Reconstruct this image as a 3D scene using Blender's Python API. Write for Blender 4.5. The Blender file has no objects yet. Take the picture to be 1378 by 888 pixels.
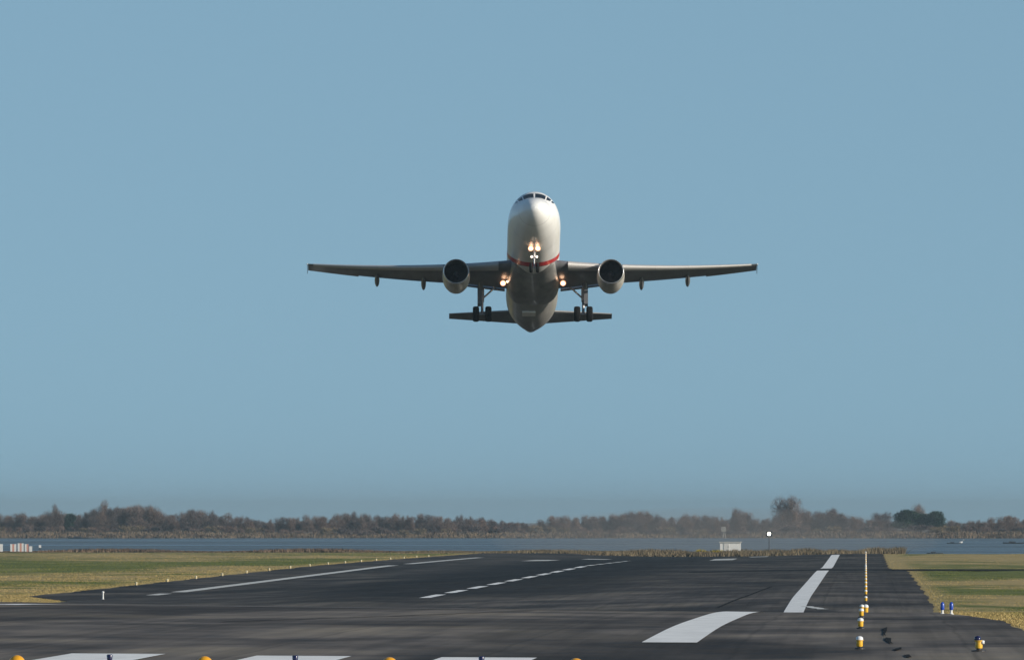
import bpy, bmesh, math, random
import numpy as np
from mathutils import Vector, Matrix
R = math.radians
random.seed(7); rng = np.random.default_rng(7)
C = bpy.context.scene.collection
S = bpy.context.scene

# ------------------------------------------------------------------ camera, sky, sun
F, X0, Y0, CAMZ = 20000.0, 1165.0, 700.0, 2.08      # focal length in photo pixels, runway vanishing point
cam = bpy.data.cameras.new('camera'); co = bpy.data.objects.new('camera', cam); C.objects.link(co)
cam.sensor_width = 36; cam.lens = F / 1378 * 36; cam.clip_start = 1; cam.clip_end = 60000
yaw = math.atan((X0 - 689) / F); pit = math.atan((Y0 - 444) / F)
co.location = (0, 0, CAMZ); co.rotation_euler = (R(90) + pit, 0, yaw)
S.camera = co
SUN_AZ, SUN_EL = 112.0, 18.0                          # azimuth clockwise from the view direction
w = bpy.data.worlds.new('World'); S.world = w; w.use_nodes = True
nt = w.node_tree; nt.nodes.clear()
sky = nt.nodes.new('ShaderNodeTexSky'); sky.sky_type = 'NISHITA'; sky.sun_disc = False
sky.sun_elevation = R(SUN_EL); sky.sun_rotation = R(SUN_AZ)
sky.air_density = 1.0; sky.dust_density = 0.6; sky.ozone_density = 1.6
tc = nt.nodes.new('ShaderNodeTexCoord'); vm = nt.nodes.new('ShaderNodeVectorMath'); vm.operation = 'MULTIPLY_ADD'
vm.inputs[1].default_value = (1, 1, 1); vm.inputs[2].default_value = (0, 0, 0.20)
nt.links.new(tc.outputs['Generated'], vm.inputs[0]); nt.links.new(vm.outputs[0], sky.inputs['Vector'])
hs = nt.nodes.new('ShaderNodeMix'); hs.data_type = 'RGBA'; hs.blend_type = 'MULTIPLY'; hs.inputs[0].default_value = 1
hs.inputs[7].default_value = (.965, 1.07, 1.015, 1)
bg = nt.nodes.new('ShaderNodeBackground'); bg.inputs[1].default_value = 0.128
wo = nt.nodes.new('ShaderNodeOutputWorld')
nt.links.new(sky.outputs[0], hs.inputs[6]); nt.links.new(hs.outputs[2], bg.inputs[0]); nt.links.new(bg.outputs[0], wo.inputs[0])
sl = bpy.data.lights.new('sun', 'SUN'); sl.energy = 5.0; sl.angle = R(0.53); sl.color = (1.0, 0.90, 0.76)
so = bpy.data.objects.new('sun', sl); C.objects.link(so)
sd = Vector((math.sin(R(SUN_AZ)) * math.cos(R(SUN_EL)), math.cos(R(SUN_AZ)) * math.cos(R(SUN_EL)), math.sin(R(SUN_EL))))
so.rotation_euler = sd.to_track_quat('Z', 'Y').to_euler(); so.location = (200, 0, 100)
S.view_settings.view_transform = 'Standard'; S.view_settings.look = 'None'
S.view_settings.exposure = 0; S.view_settings.gamma = 1; S.view_settings.use_curve_mapping = False
S.render.resolution_x = 1024; S.render.resolution_y = 659
S.cycles.max_bounces = 6; S.cycles.volume_bounces = 1

# ------------------------------------------------------------------ helpers
def bake(ys, vs, sig=3):
    g = np.arange(-500, 3501, 5.0); v = np.interp(g, ys, vs)
    k = np.exp(-0.5 * (np.arange(-12, 13) / sig) ** 2); k /= k.sum()
    return g, np.convolve(np.pad(v, 12, mode='edge'), k, mode='valid')
# height of the eye above the pavement along three lines of the runway (right edge, centre, left edge)
PR = bake([-500, 150, 240, 292, 372, 422, 470, 540, 640, 690, 770, 860, 1110, 1200, 1300, 1500, 1650, 1720, 2000, 2200, 2400, 2550, 2700],
          [2.15, 2.10, 2.09, 2.10, 2.33, 2.60, 3.1, 4.6, 4.5, 4.22, 4.0, 3.98, 3.90, 3.95, 4.13, 3.97, 3.82, 3.85, 4.75, 5.15, 5.5, 6.1, 8.0])
PC = bake([-500, 150, 240, 300, 380, 430, 480, 560, 700, 860, 1100, 1367, 1619, 1900, 2200, 2400, 2550, 2700],
          [2.0, 1.98, 1.98, 1.99, 2.06, 2.35, 3.0, 4.9, 4.8, 4.5, 4.35, 4.17, 4.4, 5.0, 5.2, 5.5, 6.1, 8.0])
PL = bake([-500, 150, 240, 300, 385, 440, 560, 900, 1038, 1500, 1760, 2150, 2350, 2480, 2600, 2700],
          [2.0, 1.98, 1.98, 1.99, 2.05, 2.6, 4.9, 5.1, 5.03, 4.58, 4.6, 4.75, 4.9, 5.7, 6.6, 8.0])
WATER = CAMZ - 6.0
def hz(x, y):
    x = np.asarray(x, float); y = np.asarray(y, float)
    r = np.interp(y, *PR); c = np.interp(y, *PC); l = np.interp(y, *PL)
    t1 = np.clip((-3 - x) / 22.5, 0, 1); t2 = np.clip((-25.5 - x) / 22.5, 0, 1); t2 = t2 * t2 * (3 - 2 * t2)
    d = np.where(t2 > 0, c + (l - c) * t2, r + (c - r) * t1)
    shore = 1.2 * np.sin(x * 0.013) + 0.8 * np.sin(x * 0.05 + 1)
    far = np.interp(y + 25 * shore, [3500, 4980, 5010, 5060, 5200, 25000], [8, 8, 6.05, 4.75, 4.5, 4.5])
    d = np.where(y > 3400, far, d)
    return CAMZ - d
def H(x, y): return float(hz(x, y))
def at(px, py, Y): return Vector(((px - X0) / F * Y, Y, CAMZ - (py - Y0) / F * Y))
def link(o, parent=None):
    C.objects.link(o)
    if parent is not None: o.parent = parent
    return o
def mesh_obj(name, V, Fc, mat, parent=None, smooth=False):
    me = bpy.data.meshes.new(name); me.from_pydata([tuple(v) for v in V], [], [tuple(f) for f in Fc])
    if smooth: me.polygons.foreach_set('use_smooth', [True] * len(me.polygons))
    for m in (mat if isinstance(mat, list) else [mat]): me.materials.append(m)
    me.update(); return link(bpy.data.objects.new(name, me), parent)
def fast_mesh(name, V, T, mat, parent=None):         # numpy arrays, triangles
    me = bpy.data.meshes.new(name); V = np.asarray(V, np.float32); T = np.asarray(T, np.int32)
    me.vertices.add(len(V)); me.vertices.foreach_set('co', V.ravel())
    me.loops.add(T.size); me.loops.foreach_set('vertex_index', T.ravel())
    me.polygons.add(len(T)); me.polygons.foreach_set('loop_start', np.arange(0, T.size, 3, dtype=np.int32))
    me.polygons.foreach_set('loop_total', np.full(len(T), 3, np.int32))
    me.update(calc_edges=True); me.materials.append(mat)
    return link(bpy.data.objects.new(name, me), parent)
def tag(o, label=None, cat=None, group=None, kind=None):
    if label: o['label'] = label
    if cat: o['category'] = cat
    if group: o['group'] = group
    if kind: o['kind'] = kind
    return o
def empty(name, loc, rot=(0, 0, 0)):
    o = bpy.data.objects.new(name, None); o.empty_display_size = 0.3; C.objects.link(o)
    o.location = loc; o.rotation_euler = rot; return o
def copy_tree(o, parent=None):
    c = o.copy(); C.objects.link(c)
    if parent is not None: c.parent = parent
    for ch in list(o.children): copy_tree(ch, c)
    return c
class G:                                             # collects geometry for one mesh
    def __init__(s): s.V = []; s.F = []; s.M = []
    def add(s, V, Fc, mi=0):
        n = len(s.V); s.V += [Vector(v) for v in V]; s.F += [[i + n for i in f] for f in Fc]; s.M += [mi] * len(Fc); return s
    def box(s, c, d, rot=None, mi=0):
        V = [Vector((i * d[0] / 2, j * d[1] / 2, k * d[2] / 2)) for i in (-1, 1) for j in (-1, 1) for k in (-1, 1)]
        if rot is not None: V = [rot @ v for v in V]
        return s.add([v + Vector(c) for v in V], [(0, 1, 3, 2), (4, 6, 7, 5), (0, 4, 5, 1), (2, 3, 7, 6), (0, 2, 6, 4), (1, 5, 7, 3)], mi)
    def tube(s, p0, p1, r0, r1=None, n=12, mi=0):
        r1 = r0 if r1 is None else r1; p0 = Vector(p0); p1 = Vector(p1); q = (p1 - p0).to_track_quat('Z', 'Y')
        V = []
        for p, r in ((p0, r0), (p1, r1)):
            V += [p + q @ Vector((r * math.cos(2 * math.pi * i / n), r * math.sin(2 * math.pi * i / n), 0)) for i in range(n)]
        Fc = [(i, (i + 1) % n, n + (i + 1) % n, n + i) for i in range(n)] + [tuple(range(n))[::-1], tuple(range(n, 2 * n))]
        return s.add(V, Fc, mi)
    def lathe(s, prof, o=(0, 0, 0), axis='Z', n=24, mi=0):   # prof: (r, along)
        o = Vector(o); V = []
        for r, a in prof:
            for i in range(n):
                t = 2 * math.pi * i / n; c, q = r * math.cos(t), r * math.sin(t)
                V.append(o + (Vector((c, q, a)) if axis == 'Z' else Vector((c, a, q)) if axis == 'Y' else Vector((a, c, q))))
        Fc = [(k * n + i, k * n + (i + 1) % n, (k + 1) * n + (i + 1) % n, (k + 1) * n + i) for k in range(len(prof) - 1) for i in range(n)]
        return s.add(V, Fc, mi)
    def loft(s, rings, caps=True, mi=0):
        n = len(rings[0]); V = [v for r in rings for v in r]
        Fc = [(k * n + i, k * n + (i + 1) % n, (k + 1) * n + (i + 1) % n, (k + 1) * n + i) for k in range(len(rings) - 1) for i in range(n)]
        if caps: Fc += [tuple(range(n))[::-1], tuple(range((len(rings) - 1) * n, len(rings) * n))]
        return s.add(V, Fc, mi)
    def build(s, name, mats, parent=None, smooth=False, auto=None, recalc=True):
        o = mesh_obj(name, s.V, s.F, mats, parent, smooth); o.data.polygons.foreach_set('material_index', s.M)
        if recalc:
            bm = bmesh.new(); bm.from_mesh(o.data); bmesh.ops.recalc_face_normals(bm, faces=bm.faces)
            if auto:
                for e in bm.edges:
                    if len(e.link_faces) == 2 and e.calc_face_angle(0) > R(auto): e.smooth = False
            bm.to_mesh(o.data); bm.free()
        return o

# ------------------------------------------------------------------ materials
def mat(name, col, rough=0.6, metal=0.0, emit=None, es=0, coat=0, spec=0.5):
    m = bpy.data.materials.new(name); m.use_nodes = True; b = m.node_tree.nodes['Principled BSDF']
    b.inputs['Base Color'].default_value = (*col, 1); b.inputs['Roughness'].default_value = rough
    b.inputs['Metallic'].default_value = metal; b.inputs['Coat Weight'].default_value = coat
    b.inputs['Specular IOR Level'].default_value = spec
    if emit: b.inputs['Emission Color'].default_value = (*emit, 1); b.inputs['Emission Strength'].default_value = es
    return m
class N:
    def __init__(s, m): s.t = m.node_tree; s.b = s.t.nodes['Principled BSDF']; s.pos = s.t.nodes.new('ShaderNodeNewGeometry').outputs['Position']
    def l(s, a, b):
        if isinstance(a, (int, float)): b.default_value = a
        elif isinstance(a, tuple): b.default_value = a if len(a) == 4 or b.type == 'VECTOR' else (*a, 1)
        else: s.t.links.new(a, b)
    def scale(s, v, k):
        n = s.t.nodes.new('ShaderNodeVectorMath'); n.operation = 'MULTIPLY'; s.l(v, n.inputs[0]); n.inputs[1].default_value = k; return n.outputs[0]
    def noise(s, v, sc, det=4, rough=0.55, dist=0):
        n = s.t.nodes.new('ShaderNodeTexNoise'); s.l(v, n.inputs['Vector']); n.inputs['Scale'].default_value = sc
        n.inputs['Detail'].default_value = det; n.inputs['Roughness'].default_value = rough; n.inputs['Distortion'].default_value = dist
        return n.outputs['Fac']
    def rng(s, v, a, b, c=0.0, d=1.0, smooth=True):
        n = s.t.nodes.new('ShaderNodeMapRange'); n.interpolation_type = 'SMOOTHSTEP' if smooth else 'LINEAR'; s.l(v, n.inputs[0])
        for i, q in enumerate((a, b, c, d)): n.inputs[i + 1].default_value = q
        return n.outputs[0]
    def mix(s, f, a, b, mode='MIX'):
        n = s.t.nodes.new('ShaderNodeMix'); n.data_type = 'RGBA'; n.blend_type = mode
        s.l(f, n.inputs[0]); s.l(a, n.inputs[6]); s.l(b, n.inputs[7]); return n.outputs[2]
    def m(s, op, a, b=0.0, c=0.0):
        n = s.t.nodes.new('ShaderNodeMath'); n.operation = op; s.l(a, n.inputs[0]); s.l(b, n.inputs[1]); s.l(c, n.inputs[2]); return n.outputs[0]
    def xyz(s, v):
        n = s.t.nodes.new('ShaderNodeSeparateXYZ'); s.l(v, n.inputs[0]); return n.outputs
    def obj(s): return s.t.nodes.new('ShaderNodeTexCoord').outputs['Object']
    def bump(s, h, d, st=1.0):
        n = s.t.nodes.new('ShaderNodeBump'); s.l(h, n.inputs['Height']); n.inputs['Distance'].default_value = d; n.inputs['Strength'].default_value = st
        s.t.links.new(n.outputs[0], s.b.inputs['Normal'])

def grass_mat(name, gain=1.0):
    m = mat(name, (.1, .1, .04), 0.9, spec=0.15); n = N(m)
    big = n.noise(n.scale(n.pos, (1, 0.45, 1)), 0.011, 5, 0.62, 0.4)
    mid = n.noise(n.scale(n.pos, (1, 0.5, 1)), 0.13, 4, 0.65)
    fine = n.noise(n.pos, 1.6, 3, 0.7)
    g = n.mix(n.rng(mid, .3, .7), (.068 * gain, .092 * gain, .020 * gain), (.135 * gain, .142 * gain, .036 * gain))
    tan = n.mix(n.rng(fine, .3, .7), (.22 * gain, .172 * gain, .068 * gain), (.37 * gain, .28 * gain, .13 * gain))
    f = n.m('ADD', n.rng(big, .40, .60), n.m('MULTIPLY', n.m('SUBTRACT', mid, .5), 2.4))
    x, y, z = n.xyz(n.pos)
    # dry worn fringe beside the pavement
    wob = n.m('MULTIPLY', n.m('SUBTRACT', n.noise(n.pos, 0.25, 2), .5), 2.2)
    fr = n.rng(n.m('ADD', x, wob), 3.2, 5.0, 1, 0); fr2 = n.rng(n.m('ADD', x, wob), -60, -56, 0, 1)
    fr = n.m('MULTIPLY', n.m('MULTIPLY', fr, fr2), .9)
    f = n.m('MAXIMUM', n.rng(f, .25, 1.0), fr)
    colr = n.mix(f, g, tan)
    # reddish brown marsh scrub towards the shore
    sh = n.rng(y, 2150, 2330)
    colr = n.mix(n.m('MULTIPLY', sh, .75), colr, (.13 * gain, .085 * gain, .055 * gain))
    colr = n.mix(n.rng(y, 4500, 4900), colr, n.mix(n.rng(mid, .35, .65), (.09, .065, .05), (.17, .13, .095)))
    n.l(colr, n.b.inputs['Base Color']); n.bump(fine, 0.05, .6)
    return m
M_ground = grass_mat('grass_ground', 1.2); M_tuft = grass_mat('grass_blades', 1.35)

def tarmac_mat(name, base=.072):
    m = mat(name, (base,) * 3, 0.75, spec=0.10); n = N(m)
    x, y, z = n.xyz(n.pos)
    a = n.noise(n.scale(n.pos, (1, .22, 1)), .16, 5, .62, .4); b = n.noise(n.scale(n.pos, (1, .3, 1)), 1.1, 4, .65); f = n.noise(n.pos, 14, 3, .7)
    v = n.m('ADD', n.rng(a, .36, .66, .55, 1.5), n.rng(b, .25, .75, -.22, .22)); v = n.m('ADD', v, n.rng(f, .2, .8, -.1, .1))
    big = n.noise(n.scale(n.pos, (1, .16, 1)), .075, 3, .5, .8); v = n.m('MULTIPLY', v, n.rng(big, .44, .54, .72, 1.24))
    stk = n.noise(n.scale(n.pos, (2.2, .012, 1)), 1.0, 3, .6); v = n.m('MULTIPLY', v, n.rng(stk, .3, .65, .82, 1.12))
    v = n.m('MULTIPLY', v, n.rng(y, 420, 520, 1.2, .97))
    # rubber darkened touchdown zone along the middle and newer, darker asphalt beyond the dip
    rub = n.m('MULTIPLY', n.rng(n.m('ABSOLUTE', n.m('ADD', x, 26)), 5, 15, 1, 0), n.rng(y, 800, 900)); rub = n.m('MULTIPLY', rub, n.rng(a, .25, .6, .5, 1))
    v = n.m('MULTIPLY', v, n.m('SUBTRACT', 1.0, n.m('MULTIPLY', rub, .75)))
    v = n.m('MULTIPLY', v, n.rng(y, 900, 1050, 1.0, .80))
    v = n.m('MULTIPLY', v, n.rng(y, 640, 1250, 1.0, .72, False))
    # broad lengthwise lighter lane of older asphalt near the end, worn seams between lanes
    lane = n.m('FRACT', n.m('MULTIPLY', n.m('ADD', x, n.m('MULTIPLY', n.noise(n.pos, .05, 2), .4)), 1 / 3.75))
    seam = n.rng(n.m('ABSOLUTE', n.m('SUBTRACT', lane, .5)), 0, .02, .76, 1)
    v = n.m('MULTIPLY', v, seam)
    tint = n.mix(n.rng(a, .45, .7), (1.15, 1.02, .92), (1.26, 1.09, .86))
    cc = n.t.nodes.new('ShaderNodeVectorMath'); cc.operation = 'SCALE'; n.l(tint, cc.inputs[0]); n.l(n.m('MULTIPLY', v, base), cc.inputs['Scale'])
    n.l(cc.outputs[0], n.b.inputs['Base Color']); n.l(n.rng(b, .3, .7, .65, .9), n.b.inputs['Roughness']); n.bump(f, .006, .5)
    return m
M_tarmac = tarmac_mat('runway_asphalt'); M_taxi = tarmac_mat('taxiway_asphalt', .022)
def paint_mat(name, col, wear=.5):
    m = mat(name, col, .6, spec=.3); n = N(m)
    f = n.noise(n.scale(n.pos, (1, .15, 1)), 2.2, 5, .7); g = n.noise(n.scale(n.pos, (1, .3, 1)), 9, 3, .7)
    grime = n.rng(n.noise(n.scale(n.pos, (1.6, .2, 1)), .9, 4, .65), .35, .7, 0, .14); k = n.rng(n.m('ADD', f, n.m('MULTIPLY', n.m('SUBTRACT', g, .5), .5)), .22, .22 + wear, .55, 0); k = n.m('MAXIMUM', k, grime)
    n.l(n.mix(k, tuple(col), (.08, .08, .08)), n.b.inputs['Base Color']); return m
M_paint = paint_mat('white_runway_paint', (.86, .86, .84), .10); M_paint_old = paint_mat('worn_white_paint', (.62, .62, .58), .3)
M_seal = mat('crack_sealant', (.010, .010, .010), .9, spec=.1)
M_water = mat('lagoon_water', (.055, .062, .062), .25, spec=.26); n = N(M_water)
n.bump(n.m('ADD', n.noise(n.scale(n.pos, (.5, 1, 1)), .7, 4, .6), n.m('MULTIPLY', n.noise(n.pos, .05, 3), 2)), .35, .6)
n.l(n.rng(n.noise(n.scale(n.pos, (.3, 1, 1)), .01, 3), .35, .65, .22, .45), n.b.inputs['Roughness'])

# ------------------------------------------------------------------ ground, water, runway
def sheet(name, xs, ys, zf, material, dz=0.0):
    xs = np.asarray(xs, float); ys = np.asarray(ys, float); Xg, Yg = np.meshgrid(xs, ys)
    Z = zf(Xg, Yg) + dz; V = np.stack([Xg, Yg, Z], -1).reshape(-1, 3); nx = len(xs); ny = len(ys)
    i = (np.arange(ny - 1)[:, None] * nx + np.arange(nx - 1)[None]).ravel()
    T = np.concatenate([np.stack([i, i + 1, i + nx + 1], 1), np.stack([i, i + nx + 1, i + nx], 1)])
    o = fast_mesh(name, V, T, material); o.data.polygons.foreach_set('use_smooth', [True] * len(o.data.polygons)); return o
xs = sorted(set(list(np.arange(-180, 40.1, 3)) + [-25000, -12000, -6000, -3000, -1500, -800, -500, -400, -350, -300, -260, -220, 48, 60, 75, 95, 130, 180, 300, 600, 1500, 3000, 6000, 12000, 25000]
                + [-3, -25.5, -48, -55, 3.2]))
ys = list(np.arange(-2000, 0, 200)) + list(np.arange(0, 2760, 10)) + [2900, 3200, 3500, 4200, 4800] + list(np.arange(4900, 5300, 10)) + [5600, 6500, 8000, 12000, 25000]
def gz(x, y):
    z = hz(x, y); rough = .05 * np.sin(x * .7 + 2 * np.sin(y * .05)) * np.sin(y * .09)
    inside = (x > -57) & (x < 5); return np.where(inside, z, z + rough)
tag(sheet('ground', xs, ys, gz, M_ground, -0.02), kind='structure')
tag(sheet('lagoon_water', [-25000, -3000, 0, 3000, 25000], [2380, 3500, 5300], lambda x, y: x * 0 + WATER, M_water), kind='structure')

def strip(name, material, edge, dz):                 # edge: list of (Y, xleft, xright); follows the ground
    E = np.array(edge, float); ys = sorted(set(list(np.arange(E[0, 0], E[-1, 0], 5.0)) + list(E[:, 0])))
    rows = []
    for y in ys:
        a = np.interp(y, E[:, 0], E[:, 1]); b = np.interp(y, E[:, 0], E[:, 2]); rows.append((a, b))
    wmax = max(b - a for a, b in rows); n = max(1, int(wmax / 3)) + 1
    V = []; 
    for y, (a, b) in zip(ys, rows):
        X = np.linspace(a, b, n + 1); Z = hz(X, np.full(n + 1, y)) + dz
        V += list(zip(X, [y] * (n + 1), Z))
    i = (np.arange(len(ys) - 1)[:, None] * (n + 1) + np.arange(n)[None]).ravel()
    T = np.concatenate([np.stack([i, i + 1, i + n + 2], 1), np.stack([i, i + n + 2, i + n + 1], 1)])
    return fast_mesh(name, V, T, material)
wb = lambda y, s: .22 * math.sin(y * .11 + s) + .14 * math.sin(y * .37 + 2 * s)
edge = []
for y in list(range(60, 2220, 6)):
    xl = np.interp(y, [0, 900, 935, 985, 2200], [-50, -50, -50.2, -55.6, -55.6]) + wb(y, 1)
    xr = np.interp(y, [0, 225, 283, 340, 380, 400, 1163, 1201, 1240, 2200], [3.6, 3.35, 2.95, 2.5, 1.75, 3.2, 3.25, 2.5, 2.0, 1.9])
    xr = np.interp(y, [0, 225, 283, 320, 350, 372, 388, 420, 1163, 1201, 1240, 2200], [3.8, 3.5, 3.05, 2.9, 2.6, 2.0, 1.8, 3.2, 3.25, 2.3, 2.0, 1.9]) + wb(y, 4) * .35
    edge.append((y, xl, xr))
tag(strip('runway', M_tarmac, edge, .015), kind='structure')
tag(strip('taxiway', M_taxi, [(1164, -14, 160), (1200, -14, 160)], .03), kind='structure')
MK = .028
def mark(name, material, edge): tag(strip(name, material, edge, MK), kind='structure')
mark('edge_line', M_paint, [(252, -3.80, -2.86), (1162, -3.80, -2.88)])
mark('edge_line', M_paint, [(1242, -3.80, -2.88), (1655, -3.80, -2.88)])
mark('edge_line', M_paint_old, [(1038, -48.6, -47.5), (1512, -48.6, -47.5)])
mark('edge_line', M_paint_old, [(1560, -48.6, -47.5), (1850, -48.6, -47.5)])
mark('edge_line', M_paint_old, [(1000, -48.5, -47.6), (1020, -48.5, -47.6)])
for k in range(16):
    y0 = 862 + k * 50.5; mark('centre_dash', M_paint_old if k > 9 else M_paint, [(y0, -25.9, -25.25), (y0 + 33, -25.9, -25.25)])
for k, xr in enumerate([-4.93, -7.75, -10.65, -13.5, -16.4]):
    mark('threshold_bar', M_paint, [(195, xr - 1.43, xr), ([223, 224, 226, 226, 226][k], xr - 1.43, xr)])
# touchdown and aiming bars far down, worn short marks
for (x, a, b, ww) in [(-37, 1660, 1730, 3), (-33, 1800, 1850, 3), (-15, 1540, 1600, 2.4), (-12, 1650, 1690, 2)]:
    mark('touchdown_bar', M_paint_old, [(a, x - ww / 2, x + ww / 2), (b, x - ww / 2, x + ww / 2)])
# pale crosswise line on the crest of the near pavement
def cross(name, material, pts, wid, dz):
    V = []; Fc = []
    P = []
    for (x0, y0), (x1, y1) in zip(pts[:-1], pts[1:]):
        k = max(1, int(math.hypot(x1 - x0, y1 - y0) / 1.5))
        P += [(x0 + (x1 - x0) * i / k, y0 + (y1 - y0) * i / k) for i in range(k)]
    P.append(pts[-1])
    for i, (x, y) in enumerate(P):
        a = Vector(P[max(i - 1, 0)]); b = Vector(P[min(i + 1, len(P) - 1)]); t = (b - a).normalized(); q = Vector((-t.y, t.x)) * wid / 2
        jit = 1 + .35 * math.sin(i * 1.7) * math.sin(i * .6)
        for s in (-1, 1):
            X, Yy = x + s * q.x * jit, y + s * q.y * jit; V.append((X, Yy, H(X, Yy) + dz))
        if i: Fc.append((2 * i - 2, 2 * i - 1, 2 * i + 1, 2 * i))
    return tag(mesh_obj(name, V, Fc, material), kind='structure')
cross('crossing_line', M_paint_old, [(-40, 366), (-21, 376), (-10, 381)], .7, MK)
cross('edge_line', M_paint_old, [(-2.9, 716), (-2.0, 700)], .5, MK + .003)
cross('holding_line', M_paint, [(-30, 350), (-21.5, 366), (-20.6, 372)], 1.0, MK + .004)
def on_ground(px, py, a=190., b=430.):               # where a line of sight meets the near pavement
    for _ in range(50):
        m_ = (a + b) / 2
        if (CAMZ - H((px - X0) / F * m_, m_)) * F / m_ + Y0 > py: a = m_
        else: b = m_
    return (px - X0) / F * a, a
for blob in [[(1190, 846), (1194, 845), (1193, 850), (1191, 854), (1192, 857), (1188, 855), (1189, 850), (1187, 848)], [(1192, 859), (1199, 860), (1199, 865), (1202, 868), (1196, 866), (1190, 862)],
             [(1205, 874), (1213, 872), (1213, 875), (1207, 877), (1202, 876)], [(1216, 883), (1223, 882), (1227, 886), (1220, 886)]]:
    P = [on_ground(*q) for q in blob]; V = [(x, y, H(x, y) + MK) for x, y in P]
    tag(mesh_obj('pavement_patch', V, [tuple(range(len(V)))], M_seal), kind='structure')
cross('pavement_joint', M_seal, [(-13, 300), (-10.5, 330), (-9.2, 352), (-8.3, 372)], .12, MK)
cross('pavement_joint', M_seal, [(-7.2, 720), (-6.4, 800), (-5.7, 900)], .18, MK)

# ------------------------------------------------------------------ grass tufts, reeds
def tufts(name, pts, hts, wid, material, blades=3, lean=.5):
    n = len(pts); P = np.repeat(pts, blades, 0); Hh = np.repeat(hts, blades) * rng.uniform(.6, 1.1, n * blades)
    a = rng.uniform(0, 2 * np.pi, n * blades); off = rng.normal(0, 1, (n * blades, 2)) * wid * .9
    b = P + np.c_[off, np.zeros(n * blades)]; d = np.c_[np.cos(a), np.sin(a), np.zeros_like(a)] * wid / 2
    tip = b + np.c_[rng.normal(0, lean, (n * blades, 2)) * Hh[:, None], Hh]
    V = np.stack([b - d, b + d, tip], 1).reshape(-1, 3); T = np.arange(len(V)).reshape(-1, 3)
    return tag(fast_mesh(name, V, T, material), kind='stuff')
def pts_on(x, y): return np.c_[x, y, hz(x, y) - .03]
n = 95000; u = rng.uniform(0, 1, n); y = 1 / (1 / 905 * (1 - u) + 1 / 2350 * u); f = rng.uniform(0, 1, n) ** 1.3
xl = np.where(y < 985, -50.6 - (y - 935).clip(0) * .1, -56.2); x = xl - f * (y * .075 - 40).clip(8)
o = tufts('grass', pts_on(x, y), rng.uniform(.03, .11, n), .05, M_tuft)
tag(o, 'short dry winter grass in the field left of the runway', 'grass')
n = 70000; u = rng.uniform(0, 1, n); y = 1 / (1 / 290 * (1 - u) + 1 / 2000 * u); f = rng.uniform(0, 1, n) ** 1.2
xr = np.interp(y, [225, 283, 320, 350, 372, 388, 420, 1163, 1201, 1240], [3.6, 3.2, 3.0, 2.75, 2.15, 1.9, 3.4, 3.4, 2.4, 2.2]); x = xr + f * (y * .016)
k = ~((y > 1160) & (y < 1203)); o = tufts('grass', pts_on(x[k], y[k]), rng.uniform(.02, .075, n)[k], .03, M_tuft)
tag(o, 'short patchy grass right of the runway, green with straw-coloured areas', 'grass')
def reedmat(name, a, b):
    m = mat(name, a, .9, spec=.1); q = N(m); q.l(q.mix(q.rng(q.noise(q.scale(q.pos, (1, .3, 1)), .12, 4, .7), .35, .65), a, b), q.b.inputs['Base Color']); return m
M_reed = reedmat('dry_reed', (.115, .092, .062), (.185, .15, .095)); M_scrub = reedmat('brown_scrub', (.075, .055, .045), (.17, .12, .085))
M_farreed = reedmat('far_bank_reed', (.085, .062, .048), (.19, .145, .10)); M_gorse = reedmat('yellow_gorse', (.30, .24, .03), (.45, .36, .05))
n = 26000; y = rng.uniform(2090, 2330, n); x = (rng.uniform(540, 1215, n) - X0) / F * y
hh = .22 + .10 * np.sin(x * .35) + .1 * np.sin(x * .11 + 1) + .7 / (1 + np.exp(-(x + 38) * .25)) * (1 + .3 * np.sin(x * .9) * np.sin(x * .37 + 2)); k = (y > 2150) | (x > -40)
o = tufts('reed_bed', pts_on(x, y)[k], (hh * rng.uniform(.3, 1.15, n))[k].clip(.1), .2, M_reed, 3, .35)
tag(o, 'reddish brown reeds and scrub along the near shore beyond the runway end', 'reeds')
n = 9000; y = rng.uniform(2260, 2390, n); x = (rng.uniform(-20, 560, n) - X0) / F * y
tag(tufts('marsh_scrub', pts_on(x, y), rng.uniform(.1, .45, n) * (1 + .6 * np.sin(x * .2)), .25, M_scrub, 2, .3), 'low brown marsh scrub on the near lagoon shore at left', 'scrub')
n = 30000; y = rng.uniform(4985, 5090, n); x = (rng.uniform(-40, 1420, n) - X0) / F * y
tag(tufts('reed_bed', pts_on(x, y), rng.uniform(.4, 1.3, n) * (1 + .3 * np.sin(x * .21) * np.sin(x * .077)), .5, M_farreed, 2, .3), 'straw-coloured reeds edging the far bank of the lagoon', 'reeds')

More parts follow.
